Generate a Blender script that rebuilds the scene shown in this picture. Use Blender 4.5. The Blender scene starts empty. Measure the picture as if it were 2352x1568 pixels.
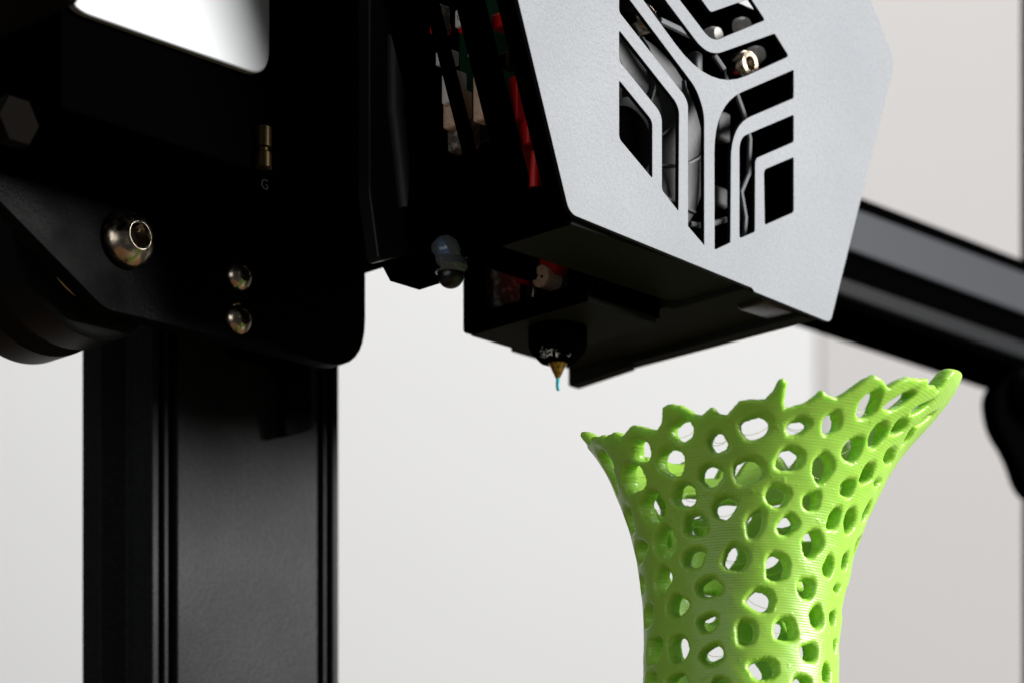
import bpy, bmesh, math, random
import numpy as np
from mathutils import Vector, Matrix

random.seed(7)
rng = np.random.default_rng(11)
scene = bpy.context.scene
col = scene.collection

# ---------------------------------------------------------------- frame of reference
# lengths below are in "units" of 1.4 mm; S turns them into metres
S = 0.0014
CX, YH = 1176.0, 3050.0                  # camera axis in a 2352 px wide picture (level camera, lens shifted up)
F = 7761.105; TH = math.radians(45.7823)  # focal length in px, turn of the printer against the camera
CT, ST = math.cos(TH), math.sin(TH)
Z0 = F / 28.0
ORI = ((1310 - CX) / F * Z0, Z0, (YH - 500) / F * Z0)   # printer frame origin: lower left corner of the head's front plate
BED = -6.0                                # top of the print bed below the camera


def W(p):                                # camera frame units -> world metres
    return Vector((p[0] * S, p[1] * S, (p[2] - BED) * S))


def M2C(u, w, v):                        # printer frame (u right, w back, v up) -> camera frame
    return (u * CT - w * ST + ORI[0], u * ST + w * CT + ORI[1], v + ORI[2])


CAMU = (-ORI[0] * CT - ORI[1] * ST, ORI[0] * ST - ORI[1] * CT, -ORI[2])


def on(px, py, k, val):                  # measured picture point -> printer frame point on the plane k = val
    d0 = ((px - CX) / F, 1, (YH - py) / F)
    d = (d0[0] * CT + d0[1] * ST, -d0[0] * ST + d0[1] * CT, d0[2])
    i = 'uwv'.index(k)
    t = (val - CAMU[i]) / d[i]
    return tuple(CAMU[j] + t * d[j] for j in range(3))


# ---------------------------------------------------------------- camera
cam = bpy.data.cameras.new('camera')
camo = bpy.data.objects.new('camera', cam)
col.objects.link(camo)
camo.location = W((0, 0, 0))
camo.rotation_euler = (math.radians(90), 0, 0)
cam.sensor_width = 36.0
cam.lens = F / 2352 * 36
cam.shift_y = (YH - 784) / 2352
cam.clip_start = 0.005
cam.clip_end = 20
cam.dof.use_dof = True
cam.dof.focus_distance = 281 * S
cam.dof.aperture_fstop = 30
scene.camera = camo

# ---------------------------------------------------------------- light
world = bpy.data.worlds.new('World')
scene.world = world
world.use_nodes = True
bgn = world.node_tree.nodes['Background']
bgn.inputs[0].default_value = (0.93, 0.96, 1.0, 1)
bgn.inputs[1].default_value = 0.035
scene.view_settings.view_transform = 'Standard'
scene.view_settings.look = 'None'
scene.view_settings.exposure = 0
scene.view_settings.gamma = 1


def area(name, loc, target, size, power, color, size_y=None):
    l = bpy.data.lights.new(name, 'AREA')
    l.energy = power
    l.color = color
    l.shape = 'RECTANGLE'
    l.size = size * S
    l.size_y = (size_y or size) * S
    o = bpy.data.objects.new(name, l)
    col.objects.link(o)
    a, b = W(loc), W(target)
    o.location = a
    o.rotation_euler = (b - a).to_track_quat('-Z', 'Y').to_euler()
    return o


area('window_light', (460, 200, 198), (10, 290, 85), 170, 9.2, (1.0, 0.985, 0.96), 110)
area('wall_fill', (-20, 480, 560), (60, 700, 80), 420, 3.25, (0.99, 0.99, 1.0), 160)  # unseen lamp added to brighten the wall alone
area('front_fill', (-260, -120, 110), (10, 290, 80), 420, 0.95, (0.97, 0.99, 1.0), 230)


# ---------------------------------------------------------------- materials
def mat(name, base, rough=0.5, metal=0.0, spec=0.5, bump=None, sss=0.0, var=None, **kw):
    m = bpy.data.materials.new(name)
    m.use_nodes = True
    nt = m.node_tree
    b = nt.nodes['Principled BSDF']
    b.inputs['Base Color'].default_value = (*base, 1)
    b.inputs['Roughness'].default_value = rough
    b.inputs['Metallic'].default_value = metal
    b.inputs['Specular IOR Level'].default_value = spec
    if sss:
        b.inputs['Subsurface Weight'].default_value = sss
        b.inputs['Subsurface Radius'].default_value = kw.get('srad', (0.6, 1.0, 0.15))
        b.inputs['Subsurface Scale'].default_value = kw.get('sscale', 0.0012)
    if 'trans' in kw:
        b.inputs['Transmission Weight'].default_value = kw['trans']
    tc = nt.nodes.new('ShaderNodeTexCoord')
    if bump:
        sc, dist, det = bump
        n = nt.nodes.new('ShaderNodeTexNoise')
        n.inputs['Scale'].default_value = sc
        n.inputs['Detail'].default_value = det
        n.inputs['Roughness'].default_value = 0.6
        bp = nt.nodes.new('ShaderNodeBump')
        bp.inputs['Strength'].default_value = kw.get('bstr', 0.6)
        bp.inputs['Distance'].default_value = dist
        nt.links.new(tc.outputs['Object'], n.inputs['Vector'])
        nt.links.new(n.outputs['Fac'], bp.inputs['Height'])
        nt.links.new(bp.outputs['Normal'], b.inputs['Normal'])
    if var:
        sc, c2, lo, hi = var
        n2 = nt.nodes.new('ShaderNodeTexNoise')
        n2.inputs['Scale'].default_value = sc
        n2.inputs['Detail'].default_value = 6
        r = nt.nodes.new('ShaderNodeValToRGB')
        r.color_ramp.elements[0].position = lo
        r.color_ramp.elements[0].color = (*base, 1)
        r.color_ramp.elements[1].position = hi
        r.color_ramp.elements[1].color = (*c2, 1)
        nt.links.new(tc.outputs['Object'], n2.inputs['Vector'])
        nt.links.new(n2.outputs['Fac'], r.inputs['Fac'])
        nt.links.new(r.outputs['Color'], b.inputs['Base Color'])
    return m


MT = dict(
    plate=mat('silver_grey_plate', (0.212, 0.225, 0.248), 0.55, 0, 0.35, (1900, 0.00009, 3), var=(4200, (0.262, 0.276, 0.30), 0.35, 0.7), bstr=0.8),  # silver grey for the plate's flat faces
    black=mat('matt_black', (0.0008, 0.0008, 0.0009), 0.8, 0, 0.0, (3000, 0.00003, 3)),
    blackedge=mat('black_cut_edge', (0.004, 0.004, 0.004), 0.6, 0, 0.15),
    satin=mat('satin_black', (0.006, 0.0062, 0.007), 0.42, 0, 0.25, (2200, 0.00006, 4)),
    gloss=mat('gloss_black', (0.004, 0.004, 0.0045), 0.28, 0, 0.5, (2200, 0.00003, 4)),
    alu=mat('black_anodised_aluminium', (0.010, 0.0108, 0.0122), 0.42, 0.0, 0.085, (2200, 0.00007, 3), bstr=0.8, var=(2200, (0.0165, 0.0175, 0.0195), 0.4, 0.65)),
    beam=mat('beam_sheen_grey', (0.032, 0.035, 0.042), 0.5, 0.0, 0.22),
    bracket=mat('bracket_black', (0.0009, 0.0010, 0.0012), 0.5, 0, 0.04, (1800, 0.00012, 4), var=(2300, (0.012, 0.0125, 0.013), 0.62, 0.74)),
    label=mat('brushed_label_plate', (0.36, 0.37, 0.385), 0.45, 0.3, 0.5),
    steel=mat('warm_tinted_zinc', (0.56, 0.47, 0.37), 0.16, 1.0, 0.5),  # zinc colour, with warm reflections from below put into the tint
    steeldark=mat('socket_steel', (0.34, 0.29, 0.23), 0.25, 1.0, 0.5),
    brass=mat('brass', (0.55, 0.33, 0.09), 0.34, 1.0, 0.5, var=(3500, (0.16, 0.08, 0.02), 0.45, 0.65)),
    ringm=mat('bearing_brass', (0.55, 0.36, 0.15), 0.5, 0.15, 0.6),
    amber=mat('amber_brass', (0.022, 0.012, 0.001), 0.4, 0.8, 0.5),
    cyan=mat('cyan_filament', (0.0, 0.45, 0.55), 0.35, 0, 0.5, sss=0.3, sscale=0.0006),
    red=mat('red_silicone', (0.55, 0.006, 0.006), 0.45, 0, 0.4),
    ceramic=mat('ceramic_cartridge', (0.72, 0.50, 0.36), 0.6, 0, 0.3, var=(2500, (0.5, 0.3, 0.18), 0.5, 0.7)),
    white=mat('white_plastic', (0.75, 0.72, 0.69), 0.5, 0, 0.4),
    dirty=mat('grimy_metal', (0.12, 0.10, 0.09), 0.5, 0.3, 0.4, (1800, 0.0002, 5), var=(1200, (0.55, 0.48, 0.42), 0.5, 0.7)),
    green=mat('circuit_board', (0.004, 0.05, 0.02), 0.4, 0, 0.5),
    blue=mat('blue_plastic', (0.02, 0.12, 0.3), 0.4, 0, 0.5),
    clear=mat('clear_plastic', (0.72, 0.78, 0.86), 0.12, 0, 0.5, trans=0.9),
    sheen=mat('sheen_grey', (0.018, 0.019, 0.022), 0.5, 0, 0.3),
    floor=mat('guard_dark', (0.020, 0.020, 0.019), 0.7, 0, 0.02, (1500, 0.00005, 4)),
    strut=mat('strut_grey', (0.16, 0.165, 0.18), 0.5, 0, 0.4),
    fan=mat('fan_grey', (0.055, 0.057, 0.062), 0.5, 0, 0.3, (1800, 0.00005, 3)),
    rubber=mat('roller_black', (0.003, 0.003, 0.003), 0.42, 0, 0.10),
    brown=mat('brown_nut', (0.0035, 0.0026, 0.002), 0.7, 0.0, 0.02, (2500, 0.00008, 4)),
    printm=mat('label_ink', (0.10, 0.11, 0.13), 0.6, 0, 0.2),
    bedm=mat('gold_print_sheet', (0.15, 0.088, 0.04), 0.5, 0, 0.4, (2500, 0.00008, 4)),
    wall=mat('wall_paint', (0.80, 0.80, 0.795), 0.9, 0, 0.1, var=(3, (0.77, 0.77, 0.765), 0.35, 0.65)),
    wall2=mat('warm_grey_wall', (0.635, 0.615, 0.605), 0.9, 0, 0.1, var=(3, (0.605, 0.585, 0.575), 0.35, 0.65)),
)


def uneven_gloss(m, scale, lo, hi):
    nt = m.node_tree
    tc = nt.nodes.new('ShaderNodeTexCoord')
    n = nt.nodes.new('ShaderNodeTexNoise'); n.inputs['Scale'].default_value = scale; n.inputs['Detail'].default_value = 5
    mr = nt.nodes.new('ShaderNodeMapRange')
    mr.inputs[1].default_value = .3; mr.inputs[2].default_value = .7; mr.inputs[3].default_value = lo; mr.inputs[4].default_value = hi
    nt.links.new(tc.outputs['Object'], n.inputs['Vector'])
    nt.links.new(n.outputs['Fac'], mr.inputs[0])
    nt.links.new(mr.outputs[0], nt.nodes['Principled BSDF'].inputs['Roughness'])


uneven_gloss(MT['plate'], 45, .50, .60)
uneven_gloss(MT['alu'], 60, .42, .48)
uneven_gloss(MT['bracket'], 120, .4, .65)
uneven_gloss(MT['steel'], 1100, .12, .34)


def vase_material():
    m = bpy.data.materials.new('green_pla')
    m.use_nodes = True
    nt = m.node_tree
    b = nt.nodes['Principled BSDF']
    b.inputs['Base Color'].default_value = (0.36, 0.645, 0.085, 1)
    b.inputs['Roughness'].default_value = 0.36
    b.inputs['Specular IOR Level'].default_value = 0.5
    b.inputs['Subsurface Weight'].default_value = 0.55
    b.inputs['Subsurface Radius'].default_value = (0.55, 1.0, 0.12)
    b.inputs['Subsurface Scale'].default_value = 0.0016
    tc = nt.nodes.new('ShaderNodeTexCoord')
    sep = nt.nodes.new('ShaderNodeSeparateXYZ')
    nt.links.new(tc.outputs['Object'], sep.inputs[0])
    n = nt.nodes.new('ShaderNodeTexNoise'); n.inputs['Scale'].default_value = 260; n.inputs['Detail'].default_value = 3
    nt.links.new(tc.outputs['Object'], n.inputs['Vector'])
    mu = nt.nodes.new('ShaderNodeMath'); mu.operation = 'MULTIPLY'
    mu.inputs[1].default_value = 2 * math.pi / 0.00030
    nt.links.new(sep.outputs['Z'], mu.inputs[0])
    ad = nt.nodes.new('ShaderNodeMath'); ad.operation = 'MULTIPLY_ADD'
    ad.inputs[1].default_value = 1.5
    nt.links.new(n.outputs['Fac'], ad.inputs[0]); nt.links.new(mu.outputs[0], ad.inputs[2])
    si = nt.nodes.new('ShaderNodeMath'); si.operation = 'SINE'
    nt.links.new(ad.outputs[0], si.inputs[0])
    # stretched noise: single layers that sit proud
    mp = nt.nodes.new('ShaderNodeMapping'); mp.inputs['Scale'].default_value = (60, 60, 2200)
    nt.links.new(tc.outputs['Object'], mp.inputs[0])
    n2 = nt.nodes.new('ShaderNodeTexNoise'); n2.inputs['Scale'].default_value = 1.0; n2.inputs['Detail'].default_value = 4
    nt.links.new(mp.outputs[0], n2.inputs['Vector'])
    # little blobs and zits
    n3 = nt.nodes.new('ShaderNodeTexNoise'); n3.inputs['Scale'].default_value = 900; n3.inputs['Detail'].default_value = 4
    nt.links.new(tc.outputs['Object'], n3.inputs['Vector'])
    rp = nt.nodes.new('ShaderNodeMapRange'); rp.inputs[1].default_value = 0.60; rp.inputs[2].default_value = 0.78
    nt.links.new(n3.outputs['Fac'], rp.inputs[0])
    a1 = nt.nodes.new('ShaderNodeMath'); a1.operation = 'MULTIPLY_ADD'; a1.inputs[1].default_value = 0.20
    nt.links.new(si.outputs[0], a1.inputs[0]); nt.links.new(n2.outputs['Fac'], a1.inputs[2])
    a2 = nt.nodes.new('ShaderNodeMath'); a2.operation = 'MULTIPLY_ADD'; a2.inputs[1].default_value = 2.2
    nt.links.new(rp.outputs[0], a2.inputs[0]); nt.links.new(a1.outputs[0], a2.inputs[2])
    bp = nt.nodes.new('ShaderNodeBump'); bp.inputs['Strength'].default_value = 0.48; bp.inputs['Distance'].default_value = 0.00007
    nt.links.new(a2.outputs[0], bp.inputs['Height'])
    nt.links.new(bp.outputs['Normal'], b.inputs['Normal'])
    return m


MT['pla'] = vase_material()


# ---------------------------------------------------------------- builders
def props(o, label=None, cat=None, group=None, kind=None):
    if label: o['label'] = label
    if cat: o['category'] = cat
    if group: o['group'] = group
    if kind: o['kind'] = kind
    return o


class Thing:                              # an Empty in the printer frame
    def __init__(self, name, base, label, cat, group=None):
        self.base = base
        self.o = bpy.data.objects.new(name, None)
        self.o.empty_display_size = 0.01
        col.objects.link(self.o)
        self.o.location = W(M2C(*base))
        self.o.rotation_euler = (0, 0, TH)
        props(self.o, label, cat, group)

    def add(self, name, vf, m, parent=None, smooth=False, label=None, kind=None):
        vs, fs = vf
        b = self.base
        me = bpy.data.meshes.new(name)
        me.from_pydata([((p[0] - b[0]) * S, (p[1] - b[1]) * S, (p[2] - b[2]) * S) for p in vs], [], fs)
        me.materials.append(MT[m])
        if smooth:
            me.shade_smooth()
            try:
                me.set_sharp_from_angle(angle=math.radians(40))
            except Exception:
                pass
        o = bpy.data.objects.new(name, me)
        col.objects.link(o)
        o.parent = parent or self.o
        props(o, label, None, None, kind)
        return o


def from_bm(bm):
    bm.normal_update()
    bm.verts.index_update()
    vs = [tuple(v.co) for v in bm.verts]
    fs = [[v.index for v in f.verts] for f in bm.faces]
    bm.free()
    return vs, fs


def join(*parts):
    V, Fc = [], []
    for vs, fs in parts:
        n = len(V)
        V += list(vs)
        Fc += [[i + n for i in f] for f in fs]
    return V, Fc


def box(u0, u1, w0, w1, v0, v1, bev=0.15, seg=2):
    bm = bmesh.new()
    bmesh.ops.create_cube(bm, size=1)
    for v in bm.verts:
        v.co = Vector((u0 + (v.co.x + .5) * (u1 - u0), w0 + (v.co.y + .5) * (w1 - w0), v0 + (v.co.z + .5) * (v1 - v0)))
    if bev:
        bmesh.ops.bevel(bm, geom=list(bm.edges), offset=bev, segments=seg, affect='EDGES', profile=0.5)
    return from_bm(bm)


def rpoly(pts, rad, n=6):                 # polygon with rounded corners
    out = []
    N = len(pts)
    for i in range(N):
        p = Vector(pts[i][:2]); a = Vector(pts[i - 1][:2]); c = Vector(pts[(i + 1) % N][:2])
        r = pts[i][2] if len(pts[i]) > 2 else rad
        d1, d2 = (a - p), (c - p)
        l = min(r, d1.length * .45, d2.length * .45)
        if l < 1e-4:
            out.append(tuple(p)); continue
        q0, q1 = p + d1.normalized() * l, p + d2.normalized() * l
        for k in range(n + 1):
            t = k / n
            out.append(tuple(q0 * (1 - t) ** 2 + p * 2 * t * (1 - t) + q1 * t * t))
    return out


def plate(outer, holes, k0, k1, axis='w', bev=0.1):   # flat sheet with real holes, extruded along an axis
    cu = bpy.data.curves.new('c', 'CURVE')
    cu.dimensions = '2D'
    cu.fill_mode = 'BOTH'
    for pts in [outer] + holes:
        sp = cu.splines.new('POLY')
        sp.points.add(len(pts) - 1)
        for p, q in zip(sp.points, pts):
            p.co = (q[0], q[1], 0, 1)
        sp.use_cyclic_u = True
    t = (k1 - k0) / 2
    cu.extrude = t - bev
    cu.bevel_depth = bev
    cu.bevel_resolution = 1
    cu.offset = -bev
    ob = bpy.data.objects.new('c', cu)
    me = bpy.data.meshes.new_from_object(ob)
    vs = []
    for v in me.vertices:
        x, y, z = v.co
        k = (k0 + k1) / 2
        vs.append({'w': (x, k - z, y), 'u': (k + z, x, y), 'v': (x, y, k + z)}[axis])
    fs = [list(p.vertices) for p in me.polygons]
    bpy.data.objects.remove(ob); bpy.data.curves.remove(cu); bpy.data.meshes.remove(me)
    return vs, fs


def lathe(profile, c, axis='w', n=40, cap=True):      # profile: (radius, height along axis)
    vs, fs = [], []
    for r, h in profile:
        for i in range(n):
            a = 2 * math.pi * i / n
            x, y = r * math.cos(a), r * math.sin(a)
            vs.append({'w': (c[0] + x, c[1] + h, c[2] + y), 'u': (c[0] + h, c[1] + x, c[2] + y), 'v': (c[0] + x, c[1] + y, c[2] + h)}[axis])
    m = len(profile)
    for j in range(m - 1):
        for i in range(n):
            fs.append([j * n + i, j * n + (i + 1) % n, (j + 1) * n + (i + 1) % n, (j + 1) * n + i])
    if cap:
        fs.append([i for i in range(n)][::-1])
        fs.append([(m - 1) * n + i for i in range(n)])
    return vs, fs


def tube(pts, r, n=8):
    vs, fs = [], []
    P = [Vector(p) for p in pts]
    for i, p in enumerate(P):
        d = (P[min(i + 1, len(P) - 1)] - P[max(i - 1, 0)]).normalized()
        a = d.orthogonal().normalized(); b = d.cross(a)
        rr = r[i] if isinstance(r, (list, tuple)) else r
        for k in range(n):
            t = 2 * math.pi * k / n
            vs.append(tuple(p + a * rr * math.cos(t) + b * rr * math.sin(t)))
    for i in range(len(P) - 1):
        for k in range(n):
            fs.append([i * n + k, i * n + (k + 1) % n, (i + 1) * n + (k + 1) % n, (i + 1) * n + k])
    fs.append(list(range(n))[::-1]); fs.append([(len(P) - 1) * n + k for k in range(n)])
    return vs, fs


def prism_v(poly, v0, v1):               # (u, w) outline extruded upward
    n = len(poly)
    vs = [(p[0], p[1], v0) for p in poly] + [(p[0], p[1], v1) for p in poly]
    fs = [[i, (i + 1) % n, n + (i + 1) % n, n + i] for i in range(n)]
    fs += [list(range(n))[::-1], [n + i for i in range(n)]]
    return vs, fs


def prism_u(poly, u0, u1):               # (w, v) outline extruded to the right
    n = len(poly)
    vs = [(u0, p[0], p[1]) for p in poly] + [(u1, p[0], p[1]) for p in poly]
    fs = [[i, (i + 1) % n, n + (i + 1) % n, n + i] for i in range(n)]
    fs += [list(range(n))[::-1], [n + i for i in range(n)]]
    return vs, fs


def hexa(c, r, w, n=6, rot=0.2):
    return [(c[0] + r * math.cos(2 * math.pi * i / n + rot), c[2] + r * math.sin(2 * math.pi * i / n + rot)) for i in range(n)]


def button_screw(th, c, r, hh, name='screw', mname='steel'):
    """button head facing the camera side (-w) with a recessed hexagon socket"""
    prof = []
    rs = r * 0.46
    prof.append((r, 0.0)); prof.append((r * 1.0, -hh * .12))
    for k in range(1, 9):
        a = k / 8 * math.pi / 2 * 0.82
        prof.append((max(rs, r * math.cos(a)), -hh * (.12 + .88 * math.sin(a) / math.sin(math.pi / 2 * .82))))
    prof.append((rs * 1.05, prof[-1][1]))
    prof.append((rs * 0.98, prof[-1][1] + hh * .12))
    head = lathe(prof, c, 'w', 36, cap=False)
    top = c[1] + prof[-1][1]
    # hexagonal well
    hx = hexa(c, rs * 0.97, 0)
    n = 36
    ring = [(c[0] + rs * .98 * math.cos(2 * math.pi * i / n), top, c[2] + rs * .98 * math.sin(2 * math.pi * i / n)) for i in range(n)]
    o = th.add(name, head, mname, smooth=True)
    k = len(hx)
    vs = [(p[0], top + .02, p[1]) for p in hx] + [(c[0] + (p[0] - c[0]) * .96, top + hh * .75, c[2] + (p[1] - c[2]) * .96) for p in hx] + [(c[0], top + hh * .9, c[2])]
    fs = [[i, (i + 1) % k, k + (i + 1) % k, k + i] for i in range(k)] + [[k + i, k + (i + 1) % k, 2 * k] for i in range(k)]
    # chamfer between the round rim and the hexagon
    b = len(vs)
    vs += ring
    for i in range(n):
        j = (i + 1) % n
        hi = int(round(((2 * math.pi * (i + .5) / n) - .2) / (2 * math.pi) * k)) % k
        fs.append([b + i, b + j, hi])
    th.add('hex_socket', (vs, fs), 'steeldark', parent=o)
    return o


# ================================================================ SETTING
def struct(name, vs, fs, m):
    me = bpy.data.meshes.new(name)
    me.from_pydata([tuple(W(v)) for v in vs], [], fs)
    me.materials.append(MT[m])
    o = bpy.data.objects.new(name, me)
    col.objects.link(o)
    o['kind'] = 'structure'
    return o


def cbox(x0, x1, y0, y1, z0, z1):
    vs = [(x, y, z) for x in (x0, x1) for y in (y0, y1) for z in (z0, z1)]
    fs = [[0, 1, 3, 2], [4, 6, 7, 5], [0, 4, 5, 1], [2, 3, 7, 6], [0, 2, 6, 4], [1, 5, 7, 3]]
    return vs, fs


YW = 760.0
xe = (1882 - CX) / F * YW
struct('wall_back', *cbox(-500, xe, YW, YW + 10, -120, 700), 'wall')
struct('wall_right', *cbox(xe + .3, 700, YW - 1.5, YW + 10, -120, 700), 'wall2')  # right part of the wall in a darker, warmer grey

# ================================================================ PRINT BED
bed = Thing('print_bed', (20, 40, -91.07 + BED), 'flat golden print bed sheet under the green vase', 'print bed')
bv = ORI[2]
bed.add('bed_plate', box(-130, 130, -90, 190, BED - bv - 3.0, BED - bv, 0.5), 'bedm')
bed.add('under_frame', box(-90, 90, -40, 150, BED - bv - 10.0, BED - bv - 3.2, 0.5), 'satin')

# ================================================================ LEFT UPRIGHT
up = Thing('aluminium_upright', (5, 51, BED - bv - 10), 'black aluminium upright post with grooved edges standing below the gantry bracket', 'upright post', 'upright posts of the printer')
g = 0.9
sec = [(-6.12, 46.0), (-5.35, 46.0), (-5.35, 46.0 + g), (-4.62, 46.0 + g), (-4.62, 46.12), (-4.1, 46.12), (-4.1, 46 + g), (-3.15, 46 + g), (-3.15, 46.0),
       (14.1, 46.0), (14.1, 46 + g), (14.95, 46 + g), (14.95, 46.12), (15.35, 46.12), (15.35, 46 + g), (16.05, 46 + g), (16.05, 46.0), (16.79, 46.0),
       (16.79, 48.8), (14.5, 49.8), (14.5, 52.4), (16.79, 53.4), (16.79, 56.1), (-6.12, 56.1), (-6.12, 53.46), (-3.9, 52.3), (-3.9, 49.9), (-6.12, 48.76)]
sec = rpoly([(p[0], p[1], .13) for p in sec], .13, 2)
up.add('post_extrusion', prism_v(sec, BED - bv - 10, 60), 'alu')

# right upright, far and blurred
up2 = Thing('aluminium_upright', (135, 50, BED - bv - 10), 'blurred dark upright post at the right edge of the picture', 'upright post', 'upright posts of the printer')
R0 = on(2336, 300, 'w', 56)[0]
up2.add('post_extrusion', prism_v(rpoly([(R0 + .6, 46), (R0 + 22, 46), (R0 + 22, 56), (R0 + .6, 56)], .3, 2), 33.2, 75), 'alu')
up2.add('post_extrusion', prism_v(rpoly([(R0 + .9, 46), (R0 + 22, 46), (R0 + 22, 56), (R0 + .9, 56)], .3, 2), BED - bv - 10, 12.0), 'alu')

# ================================================================ GANTRY: beam, bracket, roller, label plate
ga = Thing('gantry', (-10, 36, -6), 'black gantry with screwed corner bracket, roller wheel and long horizontal beam', 'gantry')
# beam with slot (w, v) outline
bs = [(36, 30.6), (36, 29.1), (36.9, 28.9), (36.9, 28.75), (36, 28.6), (36, 24.0), (37.4, 23.2), (37.4, 22.0), (36, 21.3), (36, 18.9), (36.4, 18.6), (45.5, 18.6), (46, 19), (46, 30.2), (45.5, 30.6)]
bm_ = ga.add('beam', prism_u([(37, 30.6), (37, 18.7), (37.3, 18.5), (45.5, 18.5), (46, 19), (46, 30.2), (45.5, 30.6)], 14, 133), 'black', label='blurred dark grey horizontal beam behind the print head')
ga.add('sheen_strip', box(14.1, 132.9, 36.0, 36.98, 24.1, 28.75, .2), 'beam', parent=bm_)  # beam's front faces, coloured grey for their sheen on the black body
ga.add('sheen_strip', box(14.1, 132.9, 36.0, 36.98, 19.1, 20.9, .2), 'alu', parent=bm_)
# bracket plate at w = 32..33.6
bo = [(7.11, 34), (7.11, -4.95, 4.8), (-22.9, -5.75, 1.0), (-36.5, 2.2, 1.0), (-36.5, 34)]
bp_ = ga.add('bracket_plate', plate(rpoly(bo, .5, 8), [], 32, 33.7, 'w', .12), 'bracket')
# box shaped housing in front of the plate
ga.add('motor_housing', box(-37, -1.9, 20, 31.9, 4.5, 40, .25), 'black')
ga.add('bracket_rib', box(-2.1, 6.2, 28, 31.9, 3.5, 40, .2), 'black')
ga.add('stop_tab', plate(rpoly([(on(655, 900, 'w', 44)[0], 6), (on(720, 900, 'w', 44)[0], 6), (on(720, 900, 'w', 44)[0], -6.95), (on(655, 900, 'w', 44)[0], -8.3)], .6), [], 44, 45.2, 'w', .15), 'bracket')
ga.add('tab_mount', box(2, 8.3, 33.8, 45.1, -2, 4, .2), 'black')
# screws
button_screw(ga, on(290, 552, 'w', 31.95), 2.45, 1.9)
button_screw(ga, on(546, 634, 'w', 31.95), 1.38, 1.0)
button_screw(ga, on(546, 733, 'w', 31.95), 1.38, 1.0)
# roller wheel
rc = (-21.6, 0, 1.2)
wh = ga.add('roller_wheel', lathe([(3.2, 35.2), (7.9, 35.2), (8.4, 35.5), (8.4, 39.2), (7.5, 40.2), (7.5, 41.2), (8.4, 42.2), (8.4, 45.6), (7.9, 46), (3.2, 46)], rc, 'w', 72), 'rubber', smooth=True)
def torus_ring(c, r0, r1, w0, w1, n=60):
    return lathe([(r0, w0), (r1, w0), (r1, w1), (r0, w1), (r0, w0)], c, 'w', n, cap=False)
ga.add('bearing_ring', torus_ring((-22.1, 0, .5), 4.42, 4.8, 34.6, 35.3), 'ringm', parent=wh, smooth=True)
ga.add('bearing_ring', torus_ring((-22.0, 0, .6), 3.3, 3.62, 34.9, 35.3), 'ringm', parent=wh, smooth=True)
# label plate (bright metal, rounded corners) on the housing
w_l = 19.2
A_ = on(620, 0, 'w', w_l); B_ = on(600, 158, 'w', w_l); C_ = on(205, 0, 'w', w_l)
uR = A_[0]
vB = on(560, 162, 'w', w_l)[2]
lp = [(uR, 30), (uR, vB + .05, 2.4), (C_[0] - 2.5, vB + .02, 2.6), (C_[0] - 2.5, 30)]
ga.add('label_plate', plate(rpoly(lp, .5, 10), [], w_l, 19.95, 'w', .16), 'label', label='bright silver label plate with rounded corners')
# brass insert showing in the housing, with a faint moulded letter below
q0 = on(583, 300, 'w', 20); q1 = on(632, 405, 'w', 20)
ins = ga.add('brass_insert', lathe([(.55, 0), (.75, .1), (.75, 1.3), (.55, 1.45), (.55, 1.7), (.75, 1.8), (.75, 3.4), (.6, 3.5)], (q0[0] + .75, 19.75, q1[2] + .1), 'v', 24), 'amber', smooth=True)


def text_mesh(txt, size):
    cu = bpy.data.curves.new('t', 'FONT')
    cu.body = txt; cu.size = size; cu.align_x = 'CENTER'; cu.align_y = 'CENTER'; cu.extrude = .02
    ob = bpy.data.objects.new('t', cu)
    me = bpy.data.meshes.new_from_object(ob)
    r = [tuple(v.co) for v in me.vertices], [list(p.vertices) for p in me.polygons]
    bpy.data.objects.remove(ob); bpy.data.curves.remove(cu); bpy.data.meshes.remove(me)
    return r


tv, tf = text_mesh('G', 1.2)
qc = on(608, 425, 'w', 19.97)
ga.add('moulded_letter', ([(qc[0] + p[0], 19.97 - p[2], qc[2] + p[1]) for p in tv], tf), 'floor')
# brown nut and lower corner of the drive motor at far left
nc = on(35, 280, 'w', 19.2)
ga.add('nut', lathe([(1.9, 0), (2.0, .15), (2.0, 1.2), (1.8, 1.3)], (nc[0], 18.7, nc[2]), 'w', 6), 'brown')
mc = on(0, 62, 'w', 12)
ga.add('belt_tensioner', box(mc[0] - 9, mc[0] + 1.2, 4, 19.9, mc[2] - .2, mc[2] + 14, .4), 'brown')
# far right bracket with its roller, hanging below the beam
rb = [on(p[0], p[1], 'w', 34) for p in [(2440, 840), (2335, 835), (2282, 905), (2294, 985), (2335, 1050), (2360, 1130), (2440, 1180)]]
ga.add('far_bracket', plate(rpoly([(p[0], p[2], 2.2) for p in rb], 2), [], 34, 36, 'w', .2), 'black')
rr = on(2375, 905, 'w', 33)
ga.add('far_roller', lathe([(2.6, 0), (2.9, .2), (2.9, 2.6), (2.5, 2.8)], (rr[0], 31, rr[2]), 'w', 32), 'rubber', smooth=True)

# ================================================================ PRINT HEAD
hd = Thing('extruder', (10, 10, -7), 'black print head with silver grey cut-out front plate above the vase', 'print head')


def zp(zx, zy):                          # logo tracing -> front plate coordinates
    p = on(1347.5 + zx * .375, zy * .375, 'w', 0)
    return (p[0], p[2])


def fp(px, py):
    p = on(px, py, 'w', 0)
    return (p[0], p[2])


def R(p, r): return (p[0], p[1], r)


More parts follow.
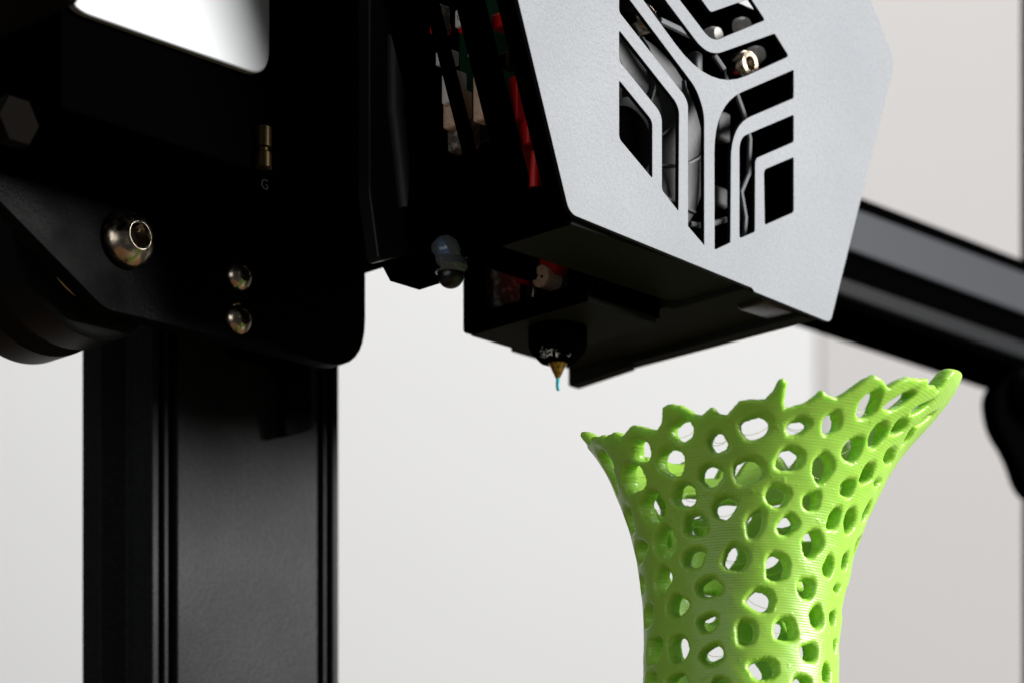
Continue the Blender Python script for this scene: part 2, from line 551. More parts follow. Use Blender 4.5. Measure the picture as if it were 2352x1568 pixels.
outer = [R(fp(1308, 491), .9), R(fp(1727, 662), .12), R(fp(1733, 671), .1), R(fp(1908, 742), .7), R(fp(2056, 140), 1.1), R(fp(1925, -190), 1.5), R(fp(1560, -560), 2), R(fp(1110, -330), 2)]
H = []
H.append([R(zp(200, -84), .2), R(zp(672, 545), 5), R(zp(720, 690), 3), R(zp(720, 1502), .1), R(zp(622, 1386), .1), R(zp(622, 640), 1.6), R(zp(600, 585), 1.0), R(zp(200, 75), .3)])
H.append([R(zp(200, 188), .2), R(zp(545, 625), 1.0), R(zp(566, 680), 1.0), R(zp(562, 1292), .1), R(zp(462, 1165), .3), R(zp(462, 700), .8), R(zp(200, 375), .4)])
H.append([R(zp(200, 495), .2), R(zp(402, 742), .5), R(zp(402, 1092), .2), R(zp(200, 850), .4)])
H.append([R(zp(783, 640), 4.2), R(zp(1268, 430), .2), R(zp(1268, 602), .2), R(zp(885, 765), 3.0), R(zp(880, 1486), .1), R(zp(785, 1530), .2)])
H.append([R(zp(937, 846), 1.1), R(zp(1268, 705), .2), R(zp(1268, 870), .3), R(zp(1032, 972), .5), R(zp(1030, 1420), .2), R(zp(937, 1460), .3)])
H.append([R(zp(1087, 1042), .4), R(zp(1268, 965), .2), R(zp(1268, 1300), .3), R(zp(1092, 1378), .25)])
H.append([R(zp(300, -240), .2), R(zp(745, 352), 2.0), R(zp(1152, 208), .2), R(zp(1238, 346), .35), R(zp(760, 565), 6.5), R(zp(230, -160), .2)])
H.append([R(zp(400, -350), .2), R(zp(420, -390), .2), R(zp(760, 78), .3), R(zp(1005, -8), .2), R(zp(1092, 124), .3), R(zp(768, 258), 1.2), R(zp(310, -340), .2)])
H.append([R(zp(560, -330), .3), R(zp(770, -40), .3), R(zp(920, -100), .3), R(zp(740, -400), .3)])
holes = [rpoly(h, .2, 8) for h in H]
fpl = hd.add('front_plate', plate(rpoly(outer, .5, 8), holes, 0, 0.42, 'w', .05), 'plate', label='silver grey hexagonal front plate with cut-out emblem')

fpl.data.materials.append(MT['blackedge'])
for f in fpl.data.polygons:
    if abs(f.normal.y) < .9: f.material_index = 1

# side wall leaning with the plate's left edge; slots leave bars
DU = (-6.16 - 0.0) / (16.12 - 0.36)


def lean(v): return 0.05 + DU * (v - 0.36)


def lean_bar(w0, w1, v0, v1, t=.8):
    vs = []
    for v in (v0, v1):
        for w in (w0, w1):
            for du in (0, t):
                vs.append((lean(v) + du, w, v))
    fs = [[0, 1, 3, 2], [4, 6, 7, 5], [0, 4, 5, 1], [2, 3, 7, 6], [0, 2, 6, 4], [1, 5, 7, 3]]
    bm = bmesh.new()
    bv_ = [bm.verts.new(p) for p in vs]
    for f in fs: bm.faces.new([bv_[i] for i in f])
    bmesh.ops.recalc_face_normals(bm, faces=bm.faces)
    bmesh.ops.bevel(bm, geom=list(bm.edges), offset=.12, segments=2, affect='EDGES')
    return from_bm(bm)


hd.add('side_rail', lean_bar(.78, 14.6, -.15, 3.0), 'black')
for w0, w1 in ((.78, 2.4), (4.0, 6.8), (8.9, 10.1), (12.4, 14.6)):
    hd.add('vent_bar', lean_bar(w0, w1, 3.02, 30), 'black')
# right wall, back wall
def right_wall(w0, w1, v0):
    vs = []
    a = on(1905, 738, 'w', 0); b = on(2055, 140, 'w', 0)
    k = (b[0] - a[0]) / (b[2] - a[2])
    for v in (v0, 22):
        for w in (w0, w1):
            for du in (-1.4, -.35):
                vs.append((a[0] + k * (v - a[2]) + du, w, v))
    return vs, [[0, 1, 3, 2], [4, 6, 7, 5], [0, 4, 5, 1], [2, 3, 7, 6], [0, 2, 6, 4], [1, 5, 7, 3]]
hd.add('right_wall', right_wall(.78, 29, -.95), 'floor')
hd.add('back_wall', box(-3, 37, 15.5, 16.5, 1.0, 30, .1), 'black')
# underside
hd.add('underside_panel', plate(rpoly([(.9, .8), (23.0, .8), (23.0, 8.2), (22, 9.0), (.9, 9.0)], .3), [], -.15, .75, 'v', .12), 'floor')
hd.add('duct_floor', plate(rpoly([(23.1, .85), (32.6, .85), (31.4, 28.6), (22.2, 28.6), (22.2, 9.15), (23.1, 9.15)], .4), [], -.6, .4, 'v', .12), 'floor')
lipv = []
hd.add('duct_lip', prism_u([(.9, -1.25), (21.5, -1.3), (21.5, -.4), (.9, -.4)], 31.0, 32.4), 'floor')
hd.add('duct_lip', prism_u([(21.7, -1.75), (28.8, -2.1), (29.0, -1.9), (29.0, -.4), (21.7, -.4)], 30.6, 31.8), 'floor')
# added rounded glossy slab to catch a highlight near the front right corner
cv = []
hd.add('highlight_slab', box(26.2, 31.6, 1.2, 4.6, -.95, .3, .45, 4), 'gloss', smooth=True)

# hot end guard
gv = -2.3
gu = 11.3
hg = hd.add('hotend_guard', plate(rpoly([(9.2, 5.5), (9.2, gv, .2), (23.8, gv, .55), (23.8, 4.7, .3), (21.6, 4.7), (21.6, -.75, .15), (11.0, -.75, .15), (11.0, 5.5)], .15, 5), [], gu, gu + .7, 'u', .08), 'black')
hd.add('guard_floor', plate(rpoly([(gu + .72, 9.3), (21.0, 9.3), (21.6, 10), (21.6, 23.7), (gu + .72, 23.7)], .4), [], gv, gv + .6, 'v', .08), 'floor', parent=hg)
hd.add('guard_back', box(gu + .72, 21.5, 23.1, 23.8, gv + .62, 4.6, .06), 'black', parent=hg)
hd.add('guard_front', box(13.5, 21.5, 9.35, 9.9, gv + .62, 5, .06), 'black', parent=hg)
# things seen in the guard's window
GU = 13.2
def win(px, py, u=GU):
    return on(px, py, 'u', u)
x0, x1 = win(1190, 640), win(1270, 700)
hb = hd.add('heater_block', box(GU + .9, 22, x1[1] - 1, x0[1], gv + .8, 2.2, .2), 'floor')
c0 = win(1232, 600)
hd.add('silicone_cover', box(GU - .6, 20, c0[1] - 2.9, c0[1] + 2.2, c0[2] - 1.7, c0[2] + 5, .6, 3), 'red', parent=hb)
x0 = win(1122, 672)
hd.add('insulation_wrap', box(GU - .3, 16, x0[1] - 1.5, x0[1] + 1.5, x0[2] - 1.6, x0[2] + 2.6, .5, 3), 'dirty', parent=hb)
pc = on(1252, 638, 'u', GU - .3)
cart = hd.add('heater_cartridge', lathe([(.02, 0), (.85, 0), (.98, .12), (.98, 3.5), (.9, 3.5)], (GU - 1.0, pc[1], pc[2]), 'u', 28), 'ceramic', parent=hb, smooth=True)
for dy, dz in ((-.3, -.12), (.3, .1)):
    hd.add('lead_hole', lathe([(.14, 0), (.14, .3)], (GU - 1.06, pc[1] + dy, pc[2] + dz), 'u', 12), 'blackedge', parent=hb)
hd.add('heater_lead', tube([(GU - .1, pc[1] + 1.6, pc[2] + .6), (GU - .1, pc[1] + 1.6, pc[2] - .6), (GU - .1, pc[1] + 1.6, pc[2] - 1.9)], .3, 12), 'steel', parent=hb, smooth=True)
# sock and nozzle
NW = 16.5
tip = on(1281, 868, 'w', NW)
NU, tv_ = tip[0], tip[2]
sk = hd.add('silicone_sock', lathe([(2.2, 5.6), (2.5, 5.4), (2.62, 4.6), (2.62, 2.9), (2.4, 2.3), (1.6, 1.45), (1.0, 1.25), (.3, 1.25)][::-1], (NU, NW, tv_), 'v', 48), 'black', smooth=True)
nz = hd.add('nozzle', lathe([(.16, 0), (.2, .02), (.66, 1.0), (.86, 1.28), (1.1, 1.34), (1.13, 1.75), (.9, 1.8), (.9, 2.2)], (NU, NW, tv_), 'v', 40), 'brass', smooth=True)
hd.add('filament', tube([(NU, NW, tv_ + .3), (NU, NW, tv_), (NU + .03, NW, tv_ - .35), (NU + .0, NW, tv_ - .7), (NU + .06, NW - .02, tv_ - 1.02), (NU + .08, NW - .02, tv_ - 1.1)], [.12, .16, .19, .175, .16, .06], 12), 'cyan', parent=nz, smooth=True)
# fuzzy strings of old plastic on the sock
st = []
for i in range(26):
    a = math.radians(random.uniform(175, 265))
    p = Vector((NU + 2.0 * math.cos(a), NW + 2.0 * math.sin(a) * .9, tv_ + random.uniform(1.5, 2.3)))
    q = [p + Vector((random.uniform(-.25, .25), random.uniform(-.25, .25), random.uniform(-.25, .2))) * k for k in (0, .7, 1.3, 1.9)]
    st.append(tube(q, .018, 4))
hd.add('plastic_fuzz', join(*st), 'white', parent=sk, kind='stuff')

# fan behind the cut-outs
fc = on(1530, 330, 'w', 6)
fr = hd.add('fan_frame', plate(rpoly([(fc[0] - 15, 1.2), (fc[0] + 15, 1.2), (fc[0] + 15, fc[2] + 14), (fc[0] - 15, fc[2] + 14)], 2), [[(fc[0] + 10 * math.cos(t * math.pi / 30), fc[2] + 10 * math.sin(t * math.pi / 30)) for t in range(60)]], 4.2, 9.5, 'w', .2), 'black')
sc_ = on(1462, 318, 'w', 3)
hub = hd.add('fan_hub', lathe([(.3, 3.6), (2.6, 3.6), (2.9, 3.9), (2.9, 7), (.3, 7)], (sc_[0], 0, sc_[2]), 'w', 48), 'black', smooth=True)
cone = hd.add('fan_cone', lathe([(2.95, 4.6), (3.3, 3.9), (5.0, 3.1), (7.6, 2.7), (8.7, 2.9), (9.0, 3.4), (9.0, 6), (2.95, 6)], (sc_[0], 0, sc_[2]), 'w', 72, cap=False), 'fan', smooth=True)
for k in range(9):
    a0 = 2 * math.pi * k / 9 + .3
    vs, fs = [], []
    nr = 8
    for i in range(nr):
        r = 3.6 + i * .72
        a = a0 + (r - 3.4) * .10
        w_ = np.interp(r, [3.3, 5.0, 7.6, 9.0], [3.9, 3.1, 2.7, 3.2])
        for da, dw in ((-.16 / r, .2), (-.10 / r, -.45), (.10 / r, -.45), (.16 / r, .2)):
            vs.append((sc_[0] + r * math.cos(a + da), w_ + dw, sc_[2] + r * math.sin(a + da)))
    for i in range(nr - 1):
        for k2 in range(3):
            fs.append([i * 4 + k2, i * 4 + k2 + 1, (i + 1) * 4 + k2 + 1, (i + 1) * 4 + k2])
    fs += [[0, 1, 2, 3], [(nr - 1) * 4 + k2 for k2 in (3, 2, 1, 0)]]
    hd.add('fan_blade', (vs, fs), 'fan', parent=cone, smooth=True)
# two fixing screws and white stand-ins for through-holes
for px, py in ((1462, 52), (1694, 156)):
    c = on(px, py, 'w', 3.4)
    prof = [(1.15, 0), (1.2, -.1), (1.2, -1.3), (1.05, -1.5), (.62, -1.5), (.55, -1.2)]
    s_ = hd.add('screw', lathe(prof, c, 'w', 36, cap=False), 'steel', smooth=True)
    hd.add('hex_socket', lathe([(.6, -1.3), (.5, -1.0), (.45, -.4), (.02, -.2)], c, 'w', 6, cap=False), 'steeldark', parent=s_)
def at_w(pts, w):
    return [on(p[0], p[1], 'w', w) for p in pts]
hd.add('guard_wire', tube(at_w([(1690, 212), (1708, 262), (1722, 320), (1719, 400), (1702, 442), (1712, 500), (1709, 548)], 3.0), .22, 8), 'strut', smooth=True)
hd.add('guard_wire', tube(at_w([(1515, 48), (1545, 62), (1590, 84)], 3.0), .3, 8), 'strut', smooth=True)
hd.add('guard_wire', tube(at_w([(1585, 515), (1620, 520), (1668, 505)], 3.0), .25, 8), 'strut', smooth=True)
hd.add('guard_wire', tube(at_w([(1640, 128), (1662, 160), (1672, 190)], 3.0), .25, 8), 'strut', smooth=True)
for px, py, hu, hv in ((1657, 292, .9, 1.3), (1652, 455, .8, .9), (1600, 150, .5, 1.1), (1434, 150, .9, .5)):
    c = on(px, py, 'w', 3.6)
    hd.add('guard_lug', box(c[0] - hu, c[0] + hu, 3.2, 4.4, c[2] - hv, c[2] + hv, .3, 3), 'fan', smooth=True)
for px, py in ((1637, 84), (1703, 62), (1735, 128)):
    c = on(px, py, 'w', 3.8)
    hd.add('bright_hole_peg', lathe([(.2, -.8), (.6, -.7), (.8, -.2), (.8, 1.0)], c, 'w', 20), 'white', smooth=True)  # added pegs, white like the bright wall seen through holes

# circuit board and connectors behind the vents
def at(px, py, du=1.6):                  # a point a little behind the leaning side wall
    u = 0.0
    for _ in range(12):
        p = on(px, py, 'u', u)
        u = lean(p[2]) + du
    return on(px, py, 'u', u)


def chip(name, px, py, hw, hv, m, d=1.4, du=1.8, parent=None):
    p = at(px, py, du)
    return hd.add(name, box(p[0], p[0] + d, p[1] - hw, p[1] + hw, p[2] - hv, p[2] + hv, min(hw, hv) * .25), m, parent=parent)


pcb = hd.add('circuit_board', box(1.5, 2.0, 3.0, 14.4, 9.5, 30, .05), 'green')
c1 = chip('connector', 1062, 38, .95, .75, 'white')
tv2, tf2 = text_mesh('UHB', .62)
pp = at(1062, 38, 1.78)
hd.add('connector_marking', ([(pp[0] - p[2], pp[1] - p[0], pp[2] + p[1]) for p in tv2], tf2), 'printm', parent=c1)
for a in [('capacitor', 998, 40, .45, 1.1, 'dirty'), ('connector_base', 998, 62, .6, .45, 'red'), ('connector_base', 1068, 60, .8, .4, 'red'), ('connector_base', 1143, 46, .8, .6, 'red'),
          ('wire_plug', 1014, 131, .75, .6, 'white'), ('wire_plug', 1089, 113, .8, .5, 'white'), ('wire_sleeve', 1156, 138, .5, .6, 'amber'),
          ('wire_clamp', 1030, 200, .9, 1.3, 'white'), ('cable_tape', 1038, 250, 1.2, 1.5, 'ceramic'), ('cable_tape', 1104, 220, 1.0, 2.0, 'ceramic'), ('bolt_head', 1047, 244, .35, .5, 'amber'),
          ('cable_tape', 1052, 310, 1.4, 1.2, 'dirty'), ('wire', 1178, 225, .5, 1.8, 'red'), ('wire', 1200, 300, .7, 1.2, 'red')]:
    chip(*a)
hd.add('red_duct', box(1.4, 6, 1.0, 8.4, 2.4, 8.6, .5, 3), 'red')
p = at(1228, 395, 1.0)
hd.add('wire', tube([(p[0], p[1] - .1, p[2] + 1.6), (p[0], p[1], p[2]), (p[0], p[1] + .05, p[2] - 1.3)], [.38, .42, .4], 12), 'red', smooth=True)
# carriage plate behind the head and its small parts
hd.add('carriage_plate', plate(rpoly([(-6.5, 30), (-6.5, 4.6), (on(872,600,'w',17)[0], on(872,600,'w',17)[2]), (on(1060,560,'w',17)[0], on(1060,560,'w',17)[2]), (10, 4.8), (30, 4.8), (30, 30)], .6), [], 17.0, 18.6, 'w', .2), 'satin')
for k, px in enumerate((905, 992)):
    a, b = on(px, 250, 'w', 16.9), on(px + 26, 480, 'w', 16.9)
    hd.add('sheen_bar', tube([(a[0], 16.7, a[2] + 6), (a[0], 16.7, a[2]), (b[0], 16.7, b[2])], .8, 14), 'sheen', smooth=True)  # added bars, coloured grey for the sheen on the carriage plate
cb = [on(p_[0], p_[1], 'u', -1.5) for p_ in [(872, 600), (896, 646), (1000, 612), (975, 545)]]
q = on(940, 590, 'u', -1.5)
hd.add('limit_switch', prism_u([(p_[1], p_[2]) for p_ in cb], -1.5, 2.0), 'black')
# clear levelling probe tip
c = on(1032, 590, 'w', 14.5)
pr = hd.add('probe_tip', lathe([(.3, -1.5), (1.2, -1.4), (1.6, -.9), (1.45, -.2), (1.7, .2), (1.6, .9), (1.1, 1.5), (.3, 1.6)], c, 'v', 32), 'clear', smooth=True)
hd.add('probe_core', lathe([(.2, .1), (.6, .2), (.6, 1.0), (.4, 1.3)], (c[0], c[1] + .1, c[2]), 'v', 20), 'blue', parent=pr, smooth=True)
c2 = on(1035, 632, 'w', 14.5)
ball = [(1.15 * math.sin(t * math.pi / 14) + .001, -1.15 * math.cos(t * math.pi / 14)) for t in range(15)]
hd.add('probe_ball', lathe(ball, c2, 'v', 28, cap=False), 'gloss', parent=pr, smooth=True)
c3 = on(1100, 556, 'w', 13.2)
hd.add('spring_clip', box(c3[0] - .7, c3[0] + .5, 13.0, 13.4, c3[2] - .55, c3[2] + .6, .1), 'steel')

# ================================================================ GREEN VASE
VY = 280.0                                # distance of its axis


def z7(x, y): return (1286.25 + x * .47665, 820.75 + y * .47665)


rt = [(1945, 85), (1900, 170), (1820, 270), (1700, 400), (1610, 500), (1560, 610), (1500, 720), (1430, 890), (1390, 1050), (1360, 1180), (1340, 1330), (1330, 1560)]
lt = [(78, 395), (130, 500), (190, 620), (245, 740), (300, 880), (345, 1010), (380, 1150), (400, 1290), (410, 1450), (408, 1560)]
def prof(pts):
    out = []
    for p in pts:
        x, y = z7(*p)
        out.append(((YH - y) / F * VY, (x - CX) / F * VY))
    out.sort()
    return np.array(out)
PR, PL = prof(rt), prof(lt)
zmin, ztopmax = BED, 81.0
CX0 = 18.95
zk = np.linspace(54, 74, 30)
cxm = (np.interp(zk, PR[:, 0], PR[:, 1]) + np.interp(zk, PL[:, 0], PL[:, 1])) / 2


def cxz(z):
    z = np.asarray(z, float)
    return np.interp(z, [-10, 50, 56, 64, 73, 85], [18.9, 18.9, 19.0, 19.35, 19.75, 19.9])


def Rz(z):
    z = np.asarray(z, float)
    rr_ = np.interp(z, PR[:, 0], PR[:, 1]) - cxz(z)
    lo = 7.95 + 0.0042 * np.clip(54.5 - z, 0, None) ** 2
    return np.where(z < 54.0, lo, rr_) - 0.62


def Rsm(z):                               # smoothed radius profile
    z = np.asarray(z, float)
    return sum(Rz(z + d) for d in (-1.5, -.75, 0, .75, 1.5)) / 5


def unproj(x, y):                         # picture point on the vase's near side -> (phi, z); phi 0 faces the camera
    phi, z = 0.0, (YH - y) / F * VY
    for _ in range(25):
        r = float(Rsm(z)) + 0.62; c = float(cxz(z))
        Y = VY - r * math.cos(phi)
        X = (x - CX) / F * Y
        s = max(-.995, min(.995, (X - c) / r))
        phi = math.asin(s)
        z = (YH - y) / F * (VY - r * math.cos(phi))
    return phi, z


hl = [(588, 350, 50, 48, 0), (388, 448, 38, 54, 0), (535, 500, 58, 68, 0), (762, 405, 42, 45, 0), (940, 332, 72, 54, 0), (1145, 330, 55, 28, -12), (1305, 315, 35, 50, 0), (1488, 225, 46, 58, -25),
      (1640, 205, 52, 30, -30), (1530, 370, 38, 52, 0), (1410, 440, 42, 60, -12), (1635, 330, 26, 36, -20), (1740, 240, 26, 16, -35), (1585, 475, 24, 32, 0), (1480, 555, 28, 48, -8), (1525, 602, 13, 11, 0),
      (1265, 530, 45, 70, -5), (1105, 490, 62, 55, 0), (905, 545, 70, 62, 0), (728, 565, 50, 52, 10), (600, 660, 48, 58, 40), (445, 720, 52, 76, 25), (350, 580, 45, 72, 10), (220, 500, 36, 60, 15), (212, 590, 13, 60, 25),
      (330, 780, 32, 68, 8), (390, 930, 32, 52, 0), (400, 1095, 20, 48, 0), (430, 1245, 25, 50, 0), (505, 890, 50, 72, 20), (655, 805, 58, 50, 20), (795, 720, 50, 55, 25), (1045, 665, 52, 50, 0), (1210, 690, 35, 45, 0),
      (1385, 625, 30, 42, 0), (1470, 745, 15, 45, -15), (1395, 785, 26, 62, -12), (1318, 775, 22, 56, 5), (1095, 805, 42, 48, 35), (940, 800, 40, 66, 15), (645, 965, 50, 45, 0), (495, 1070, 33, 66, 5), (845, 965, 56, 66, 10),
      (1045, 1010, 56, 66, 0), (1215, 895, 48, 64, -20), (1290, 1005, 21, 46, -5), (1370, 980, 13, 42, -10), (1185, 1110, 36, 52, -15), (1330, 1112, 12, 12, 0), (720, 1105, 54, 48, 0), (565, 1195, 42, 56, 15), (965, 1170, 68, 50, 15),
      (1235, 1250, 30, 55, 0), (1310, 1255, 12, 38, 0), (715, 1275, 45, 38, 0), (895, 1325, 44, 62, 10), (1085, 1310, 52, 60, 30), (570, 1400, 42, 72, 0), (455, 1410, 29, 72, 0), (1200, 1420, 40, 45, 0), (735, 1430, 55, 45, -15),
      (980, 1500, 72, 50, 0), (1280, 1520, 17, 48, 0), (1165, 1562, 42, 30, 0), (560, 1560, 45, 38, 0), (440, 1560, 24, 42, 0), (770, 1580, 42, 38, 0), (1320, 1390, 7, 30, 0), (1760, 295, 22, 16, -40), (1680, 372, 13, 42, -28)]
holes_v = []
for (x, y, a, b, rot) in hl:
    phi, z = unproj(*z7(x, y))
    sc = .47665 / F * (VY - float(Rsm(z)) * math.cos(phi))
    ca = max(.36, math.cos(phi))
    holes_v.append((phi, z, a * sc / ca * .86, b * sc * .86, -math.radians(rot)))
front = list(holes_v)
# the side away from the camera and the part below the picture: same kind of pattern, scattered
cand = []
tries = 0
while tries < 9000:
    tries += 1
    z = random.uniform(BED + 3.5, 76)
    phi = random.uniform(-math.pi, math.pi)
    r = float(Rsm(z))
    if z > 53.5 and abs(phi) < math.radians(72): continue
    if z > 71.5: continue
    a = random.uniform(.9, 1.5) * (1 + .03 * (r - 8)); b = random.uniform(.95, 1.5)
    ok = True
    for (p2, z2, a2, b2, r2) in holes_v:
        dp = (phi - p2 + math.pi) % (2 * math.pi) - math.pi
        if abs(dp) * r > 7 or abs(z - z2) > 7: continue
        if math.hypot(dp * r, z - z2) < max(a, b) * .95 + max(min(a2, 2.2), b2) * .95 + .75:
            ok = False; break
    if ok:
        holes_v.append((phi, z, a, b, random.uniform(-.5, .5)))

rimz = [(78, 395), (95, 380), (140, 400), (150, 375), (185, 368), (205, 380), (250, 352), (290, 375), (340, 318), (400, 330), (460, 345), (480, 310), (487, 232), (520, 215), (580, 222), (640, 258), (680, 270), (715, 235), (735, 228), (755, 255), (800, 268),
        (860, 200), (900, 193), (990, 190), (1030, 150), (1055, 100), (1080, 88), (1098, 110), (1085, 190), (1090, 232), (1130, 225), (1190, 205), (1250, 165), (1265, 148), (1290, 165), (1340, 185), (1400, 150), (1480, 95), (1525, 75), (1550, 90), (1590, 135),
        (1650, 100), (1690, 85), (1740, 95), (1780, 95), (1783, 130), (1815, 125), (1822, 155), (1870, 90), (1900, 50), (1925, 55), (1940, 80)]
rimp = []
for p in rimz:
    rimp.append(unproj(*z7(*p)))
rimp.sort()
ph_r = np.array([p[0] for p in rimp]); z_r = np.array([p[1] for p in rimp])
# ragged rim on the far side
bk = []
for k in range(46):
    a = ph_r[-1] + .08 + (2 * math.pi - (ph_r[-1] - ph_r[0]) - .16) * k / 45
    t = k / 45
    bk.append((a, z_r[-1] * (1 - t) + z_r[0] * t + .3 - 1.2 * math.sin(t * math.pi) + random.choice((-1.1, -.3, .5, 1.0)) * (1 if 0 < k < 45 else .2)))
ph_all = np.concatenate([ph_r, [b[0] for b in bk]]); z_all = np.concatenate([z_r, [b[1] for b in bk]])

NP = 840
zs = np.concatenate([np.arange(BED, 50, .36), np.arange(50, 82, .105)])
phs = np.linspace(-math.pi, math.pi, NP, endpoint=False)
ztop = np.interp(np.where(phs < ph_all[0], phs + 2 * math.pi, phs), ph_all, z_all)
ZZ, PP = np.meshgrid(zs, phs, indexing='ij')
RR = Rsm(zs)[:, None]
FF = np.full(ZZ.shape, 9.0)
# distance below the ragged rim: true distance to the rim curve for a rounded edge
d_top = np.full(ZZ.shape, 9.0)
dsr = (phs[1] - phs[0]) * Rsm(zs)[:, None]
for k in range(-8, 9):
    zt = np.roll(ztop, k)[None, :]
    d_top = np.minimum(d_top, np.sqrt((k * dsr) ** 2 + np.clip(zt - ZZ, 0, None) ** 2))
d_top = np.where(ZZ < ztop[None, :], d_top, ztop[None, :] - ZZ)
FF = np.minimum(FF, d_top)
FF = np.minimum(FF, 5 + 0 * FF)
for i, (p2, z2, a, b, rot) in enumerate(holes_v):
    m_ = max(a, b) + 1.8
    i0, i1 = np.searchsorted(zs, z2 - m_), np.searchsorted(zs, z2 + m_)
    if i1 <= i0: continue
    dp = (PP[i0:i1] - p2 + math.pi) % (2 * math.pi) - math.pi
    dx = dp * (RR[i0:i1] * .5 + .5 * float(Rsm(z2))); dy = ZZ[i0:i1] - z2
    c, s = math.cos(rot), math.sin(rot)
    # turn only as far as the picture shows it (x is stretched at the sides)
    x = dx * c + dy * s * 1.0; y = -dx * s + dy * c
    th_ = np.arctan2(y / b, x / a)
    rg = np.random.default_rng(100 + i)
    wob = 1 + .05 * np.cos(2 * th_ + rg.uniform(0, 6.28)) + .045 * np.cos(3 * th_ + rg.uniform(0, 6.28)) + .035 * np.cos(4 * th_ + rg.uniform(0, 6.28)) + .008 * np.cos(7 * th_ + rg.uniform(0, 6.28))
    rho = np.sqrt((x / a) ** 2 + (y / b) ** 2) / wob
    gr = np.sqrt((x / a ** 2) ** 2 + (y / b ** 2) ** 2) + 1e-4
    d = (rho - 1) * np.clip(rho, .05, 3) / gr
    FF[i0:i1] = np.minimum(FF[i0:i1], np.where(np.abs(dp) < 1.2, d, 9.0))
# rough printed edges
FF = FF + .035 * np.sin(ZZ * 13.1 + 3 * np.sin(PP * 17)) * np.sin(PP * 61 + ZZ * 5)

HALF, RND = 0.78, 0.42


def hfun(d):
    t = np.clip(d / RND, 0, 1)
    return HALF * np.sqrt(np.clip(1 - (1 - t) ** 2, 0, 1))


nz_, npn = FF.shape
inside = FF > 0
# pull nearly-on-edge samples off the contour to avoid slivers
FF = np.where(inside & (FF < .012), .012, FF)
bump_r = .012 * np.sin(ZZ * 2.1 + np.sin(PP * 9) * 2) + .008 * np.sin(PP * 23 + ZZ * 3.3)
hh = hfun(FF)
cxs = cxz(zs)[:, None]


def pos(ph, z, off):
    r = Rsm(z) + off
    return np.stack([cxz(z) + r * np.sin(ph), VY - r * np.cos(ph), z + 0 * ph], -1)


vo = pos(PP, ZZ, hh + bump_r * np.clip(FF, 0, 1)).reshape(-1, 3)
vi = pos(PP, ZZ, -hh + bump_r * np.clip(FF, 0, 1)).reshape(-1, 3)
NV = nz_ * npn
idx = np.arange(NV).reshape(nz_, npn)
a_, b_, c_, d_ = idx[:-1], np.roll(idx, -1, 1)[:-1], np.roll(idx, -1, 1)[1:], idx[1:]
ia, ib, ic, id_ = inside[:-1], np.roll(inside, -1, 1)[:-1], np.roll(inside, -1, 1)[1:], inside[1:]
cnt = ia.astype(int) + ib + ic + id_
full = cnt == 4
quads = np.stack([a_[full], b_[full], c_[full], d_[full]], -1)
faces_o = quads.tolist()
faces_i = (quads[:, ::-1] + NV).tolist()
extra, ekey = [], {}
Ff = FF.reshape(-1); Pf, Zf = PP.reshape(-1), ZZ.reshape(-1)


def cross(p, q):
    k = (p, q) if p < q else (q, p)
    if k in ekey: return ekey[k]
    p, q = k
    t = Ff[p] / (Ff[p] - Ff[q])
    dp = (Pf[q] - Pf[p] + math.pi) % (2 * math.pi) - math.pi
    extra.append((Pf[p] + t * dp, Zf[p] + t * (Zf[q] - Zf[p])))
    ekey[k] = 2 * NV + len(extra) - 1
    return ekey[k]


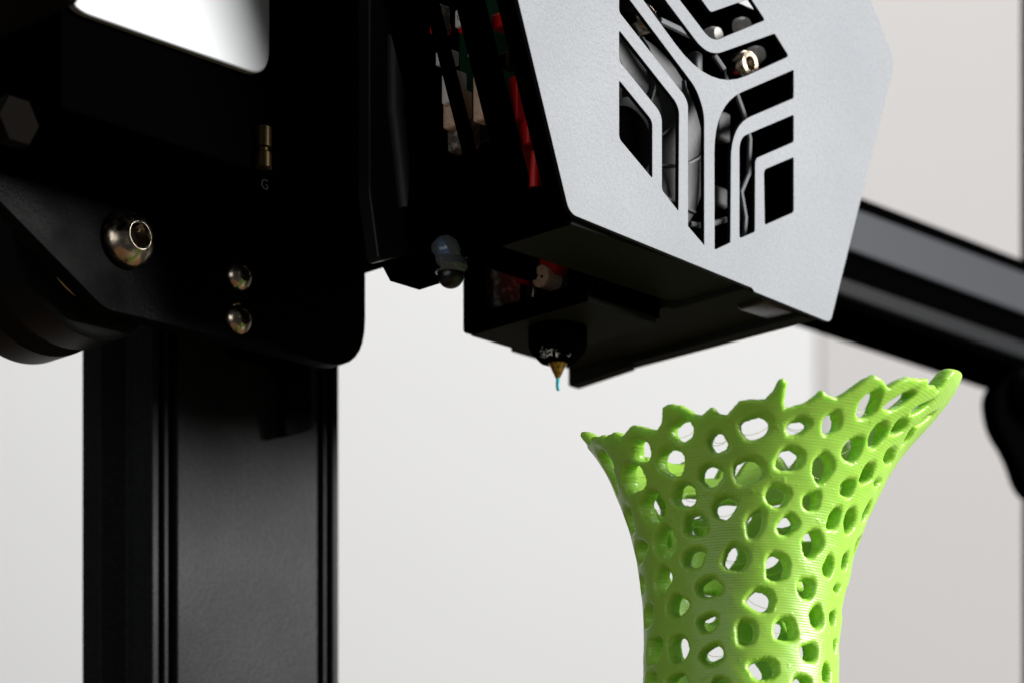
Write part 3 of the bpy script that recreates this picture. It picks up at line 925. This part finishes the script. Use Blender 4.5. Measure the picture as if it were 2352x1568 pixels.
inf = inside.reshape(-1)
for j, i in zip(*np.where((cnt > 0) & (cnt < 4))):
    q = [int(a_[j, i]), int(b_[j, i]), int(c_[j, i]), int(d_[j, i])]
    po, pi_ = [], []
    for k in range(4):
        p, nx = q[k], q[(k + 1) % 4]
        if inf[p]:
            po.append(p); pi_.append(p + NV)
        if inf[p] != inf[nx]:
            e = cross(p, nx)
            po.append(e); pi_.append(e)
    if len(po) > 2:
        faces_o.append(po); faces_i.append(pi_[::-1])
ex = np.array(extra)
ve = pos(ex[:, 0], ex[:, 1], 0 * ex[:, 0])
allv = np.concatenate([vo, vi, ve])
allf = faces_o + faces_i
used = np.zeros(len(allv), bool)
used[np.concatenate([np.asarray(f) for f in (quads.ravel(), quads.ravel() + NV)])] = True
for f in allf[len(quads):len(faces_o)] + allf[len(faces_o) + len(quads):]:
    used[f] = True
remap = np.cumsum(used) - 1
allv = allv[used]
flat = np.array([i for f in allf for i in f], dtype=np.int64)
flat = remap[flat]
lens = np.array([len(f) for f in allf])
vb = np.array([CX0, VY, BED])
allv = (allv - vb) * S
me = bpy.data.meshes.new('lattice_vase')
me.vertices.add(len(allv)); me.vertices.foreach_set('co', allv.astype(np.float32).ravel())
me.loops.add(len(flat)); me.loops.foreach_set('vertex_index', flat.astype(np.int32))
me.polygons.add(len(lens))
me.polygons.foreach_set('loop_start', np.concatenate([[0], np.cumsum(lens)[:-1]]).astype(np.int32))
me.polygons.foreach_set('loop_total', lens.astype(np.int32))
me.update(calc_edges=True)
me.validate()
me.shade_smooth()
me.materials.append(MT['pla'])
vz = bpy.data.objects.new('lattice_vase', me)
col.objects.link(vz)
vz.location = W(vb)
props(vz, 'bright green flared lattice vase with ragged rim below the print head', 'vase')
# hair-thin strings left by the print
ss = []
for (p2, z2, a, b, rot) in random.sample(front, 52):
    r = float(Rsm(z2))
    for k in range(random.choice((1, 1, 2))):
        z1, z3 = z2 + random.uniform(-.7, .7) * b, z2 + random.uniform(-.7, .7) * b
        f0, f1 = p2 - a / r * 1.05, p2 + a / r * 1.05
        pts = []
        for t in (0, .33, .66, 1):
            f_ = f0 + (f1 - f0) * t; zz = z1 + (z3 - z1) * t - .25 * math.sin(t * math.pi)
            rr_ = r - .25
            pts.append((float(cxz(zz)) + rr_ * math.sin(f_) - CX0, -rr_ * math.cos(f_), zz - BED))
        ss.append(tube([tuple(c * S for c in p) for p in pts], .022 * S, 4))
sv, sf = join(*ss)
me = bpy.data.meshes.new('stringing'); me.from_pydata(sv, [], sf); me.materials.append(MT['pla'])
so = bpy.data.objects.new('stringing', me); col.objects.link(so); so.parent = vz; so['kind'] = 'stuff'
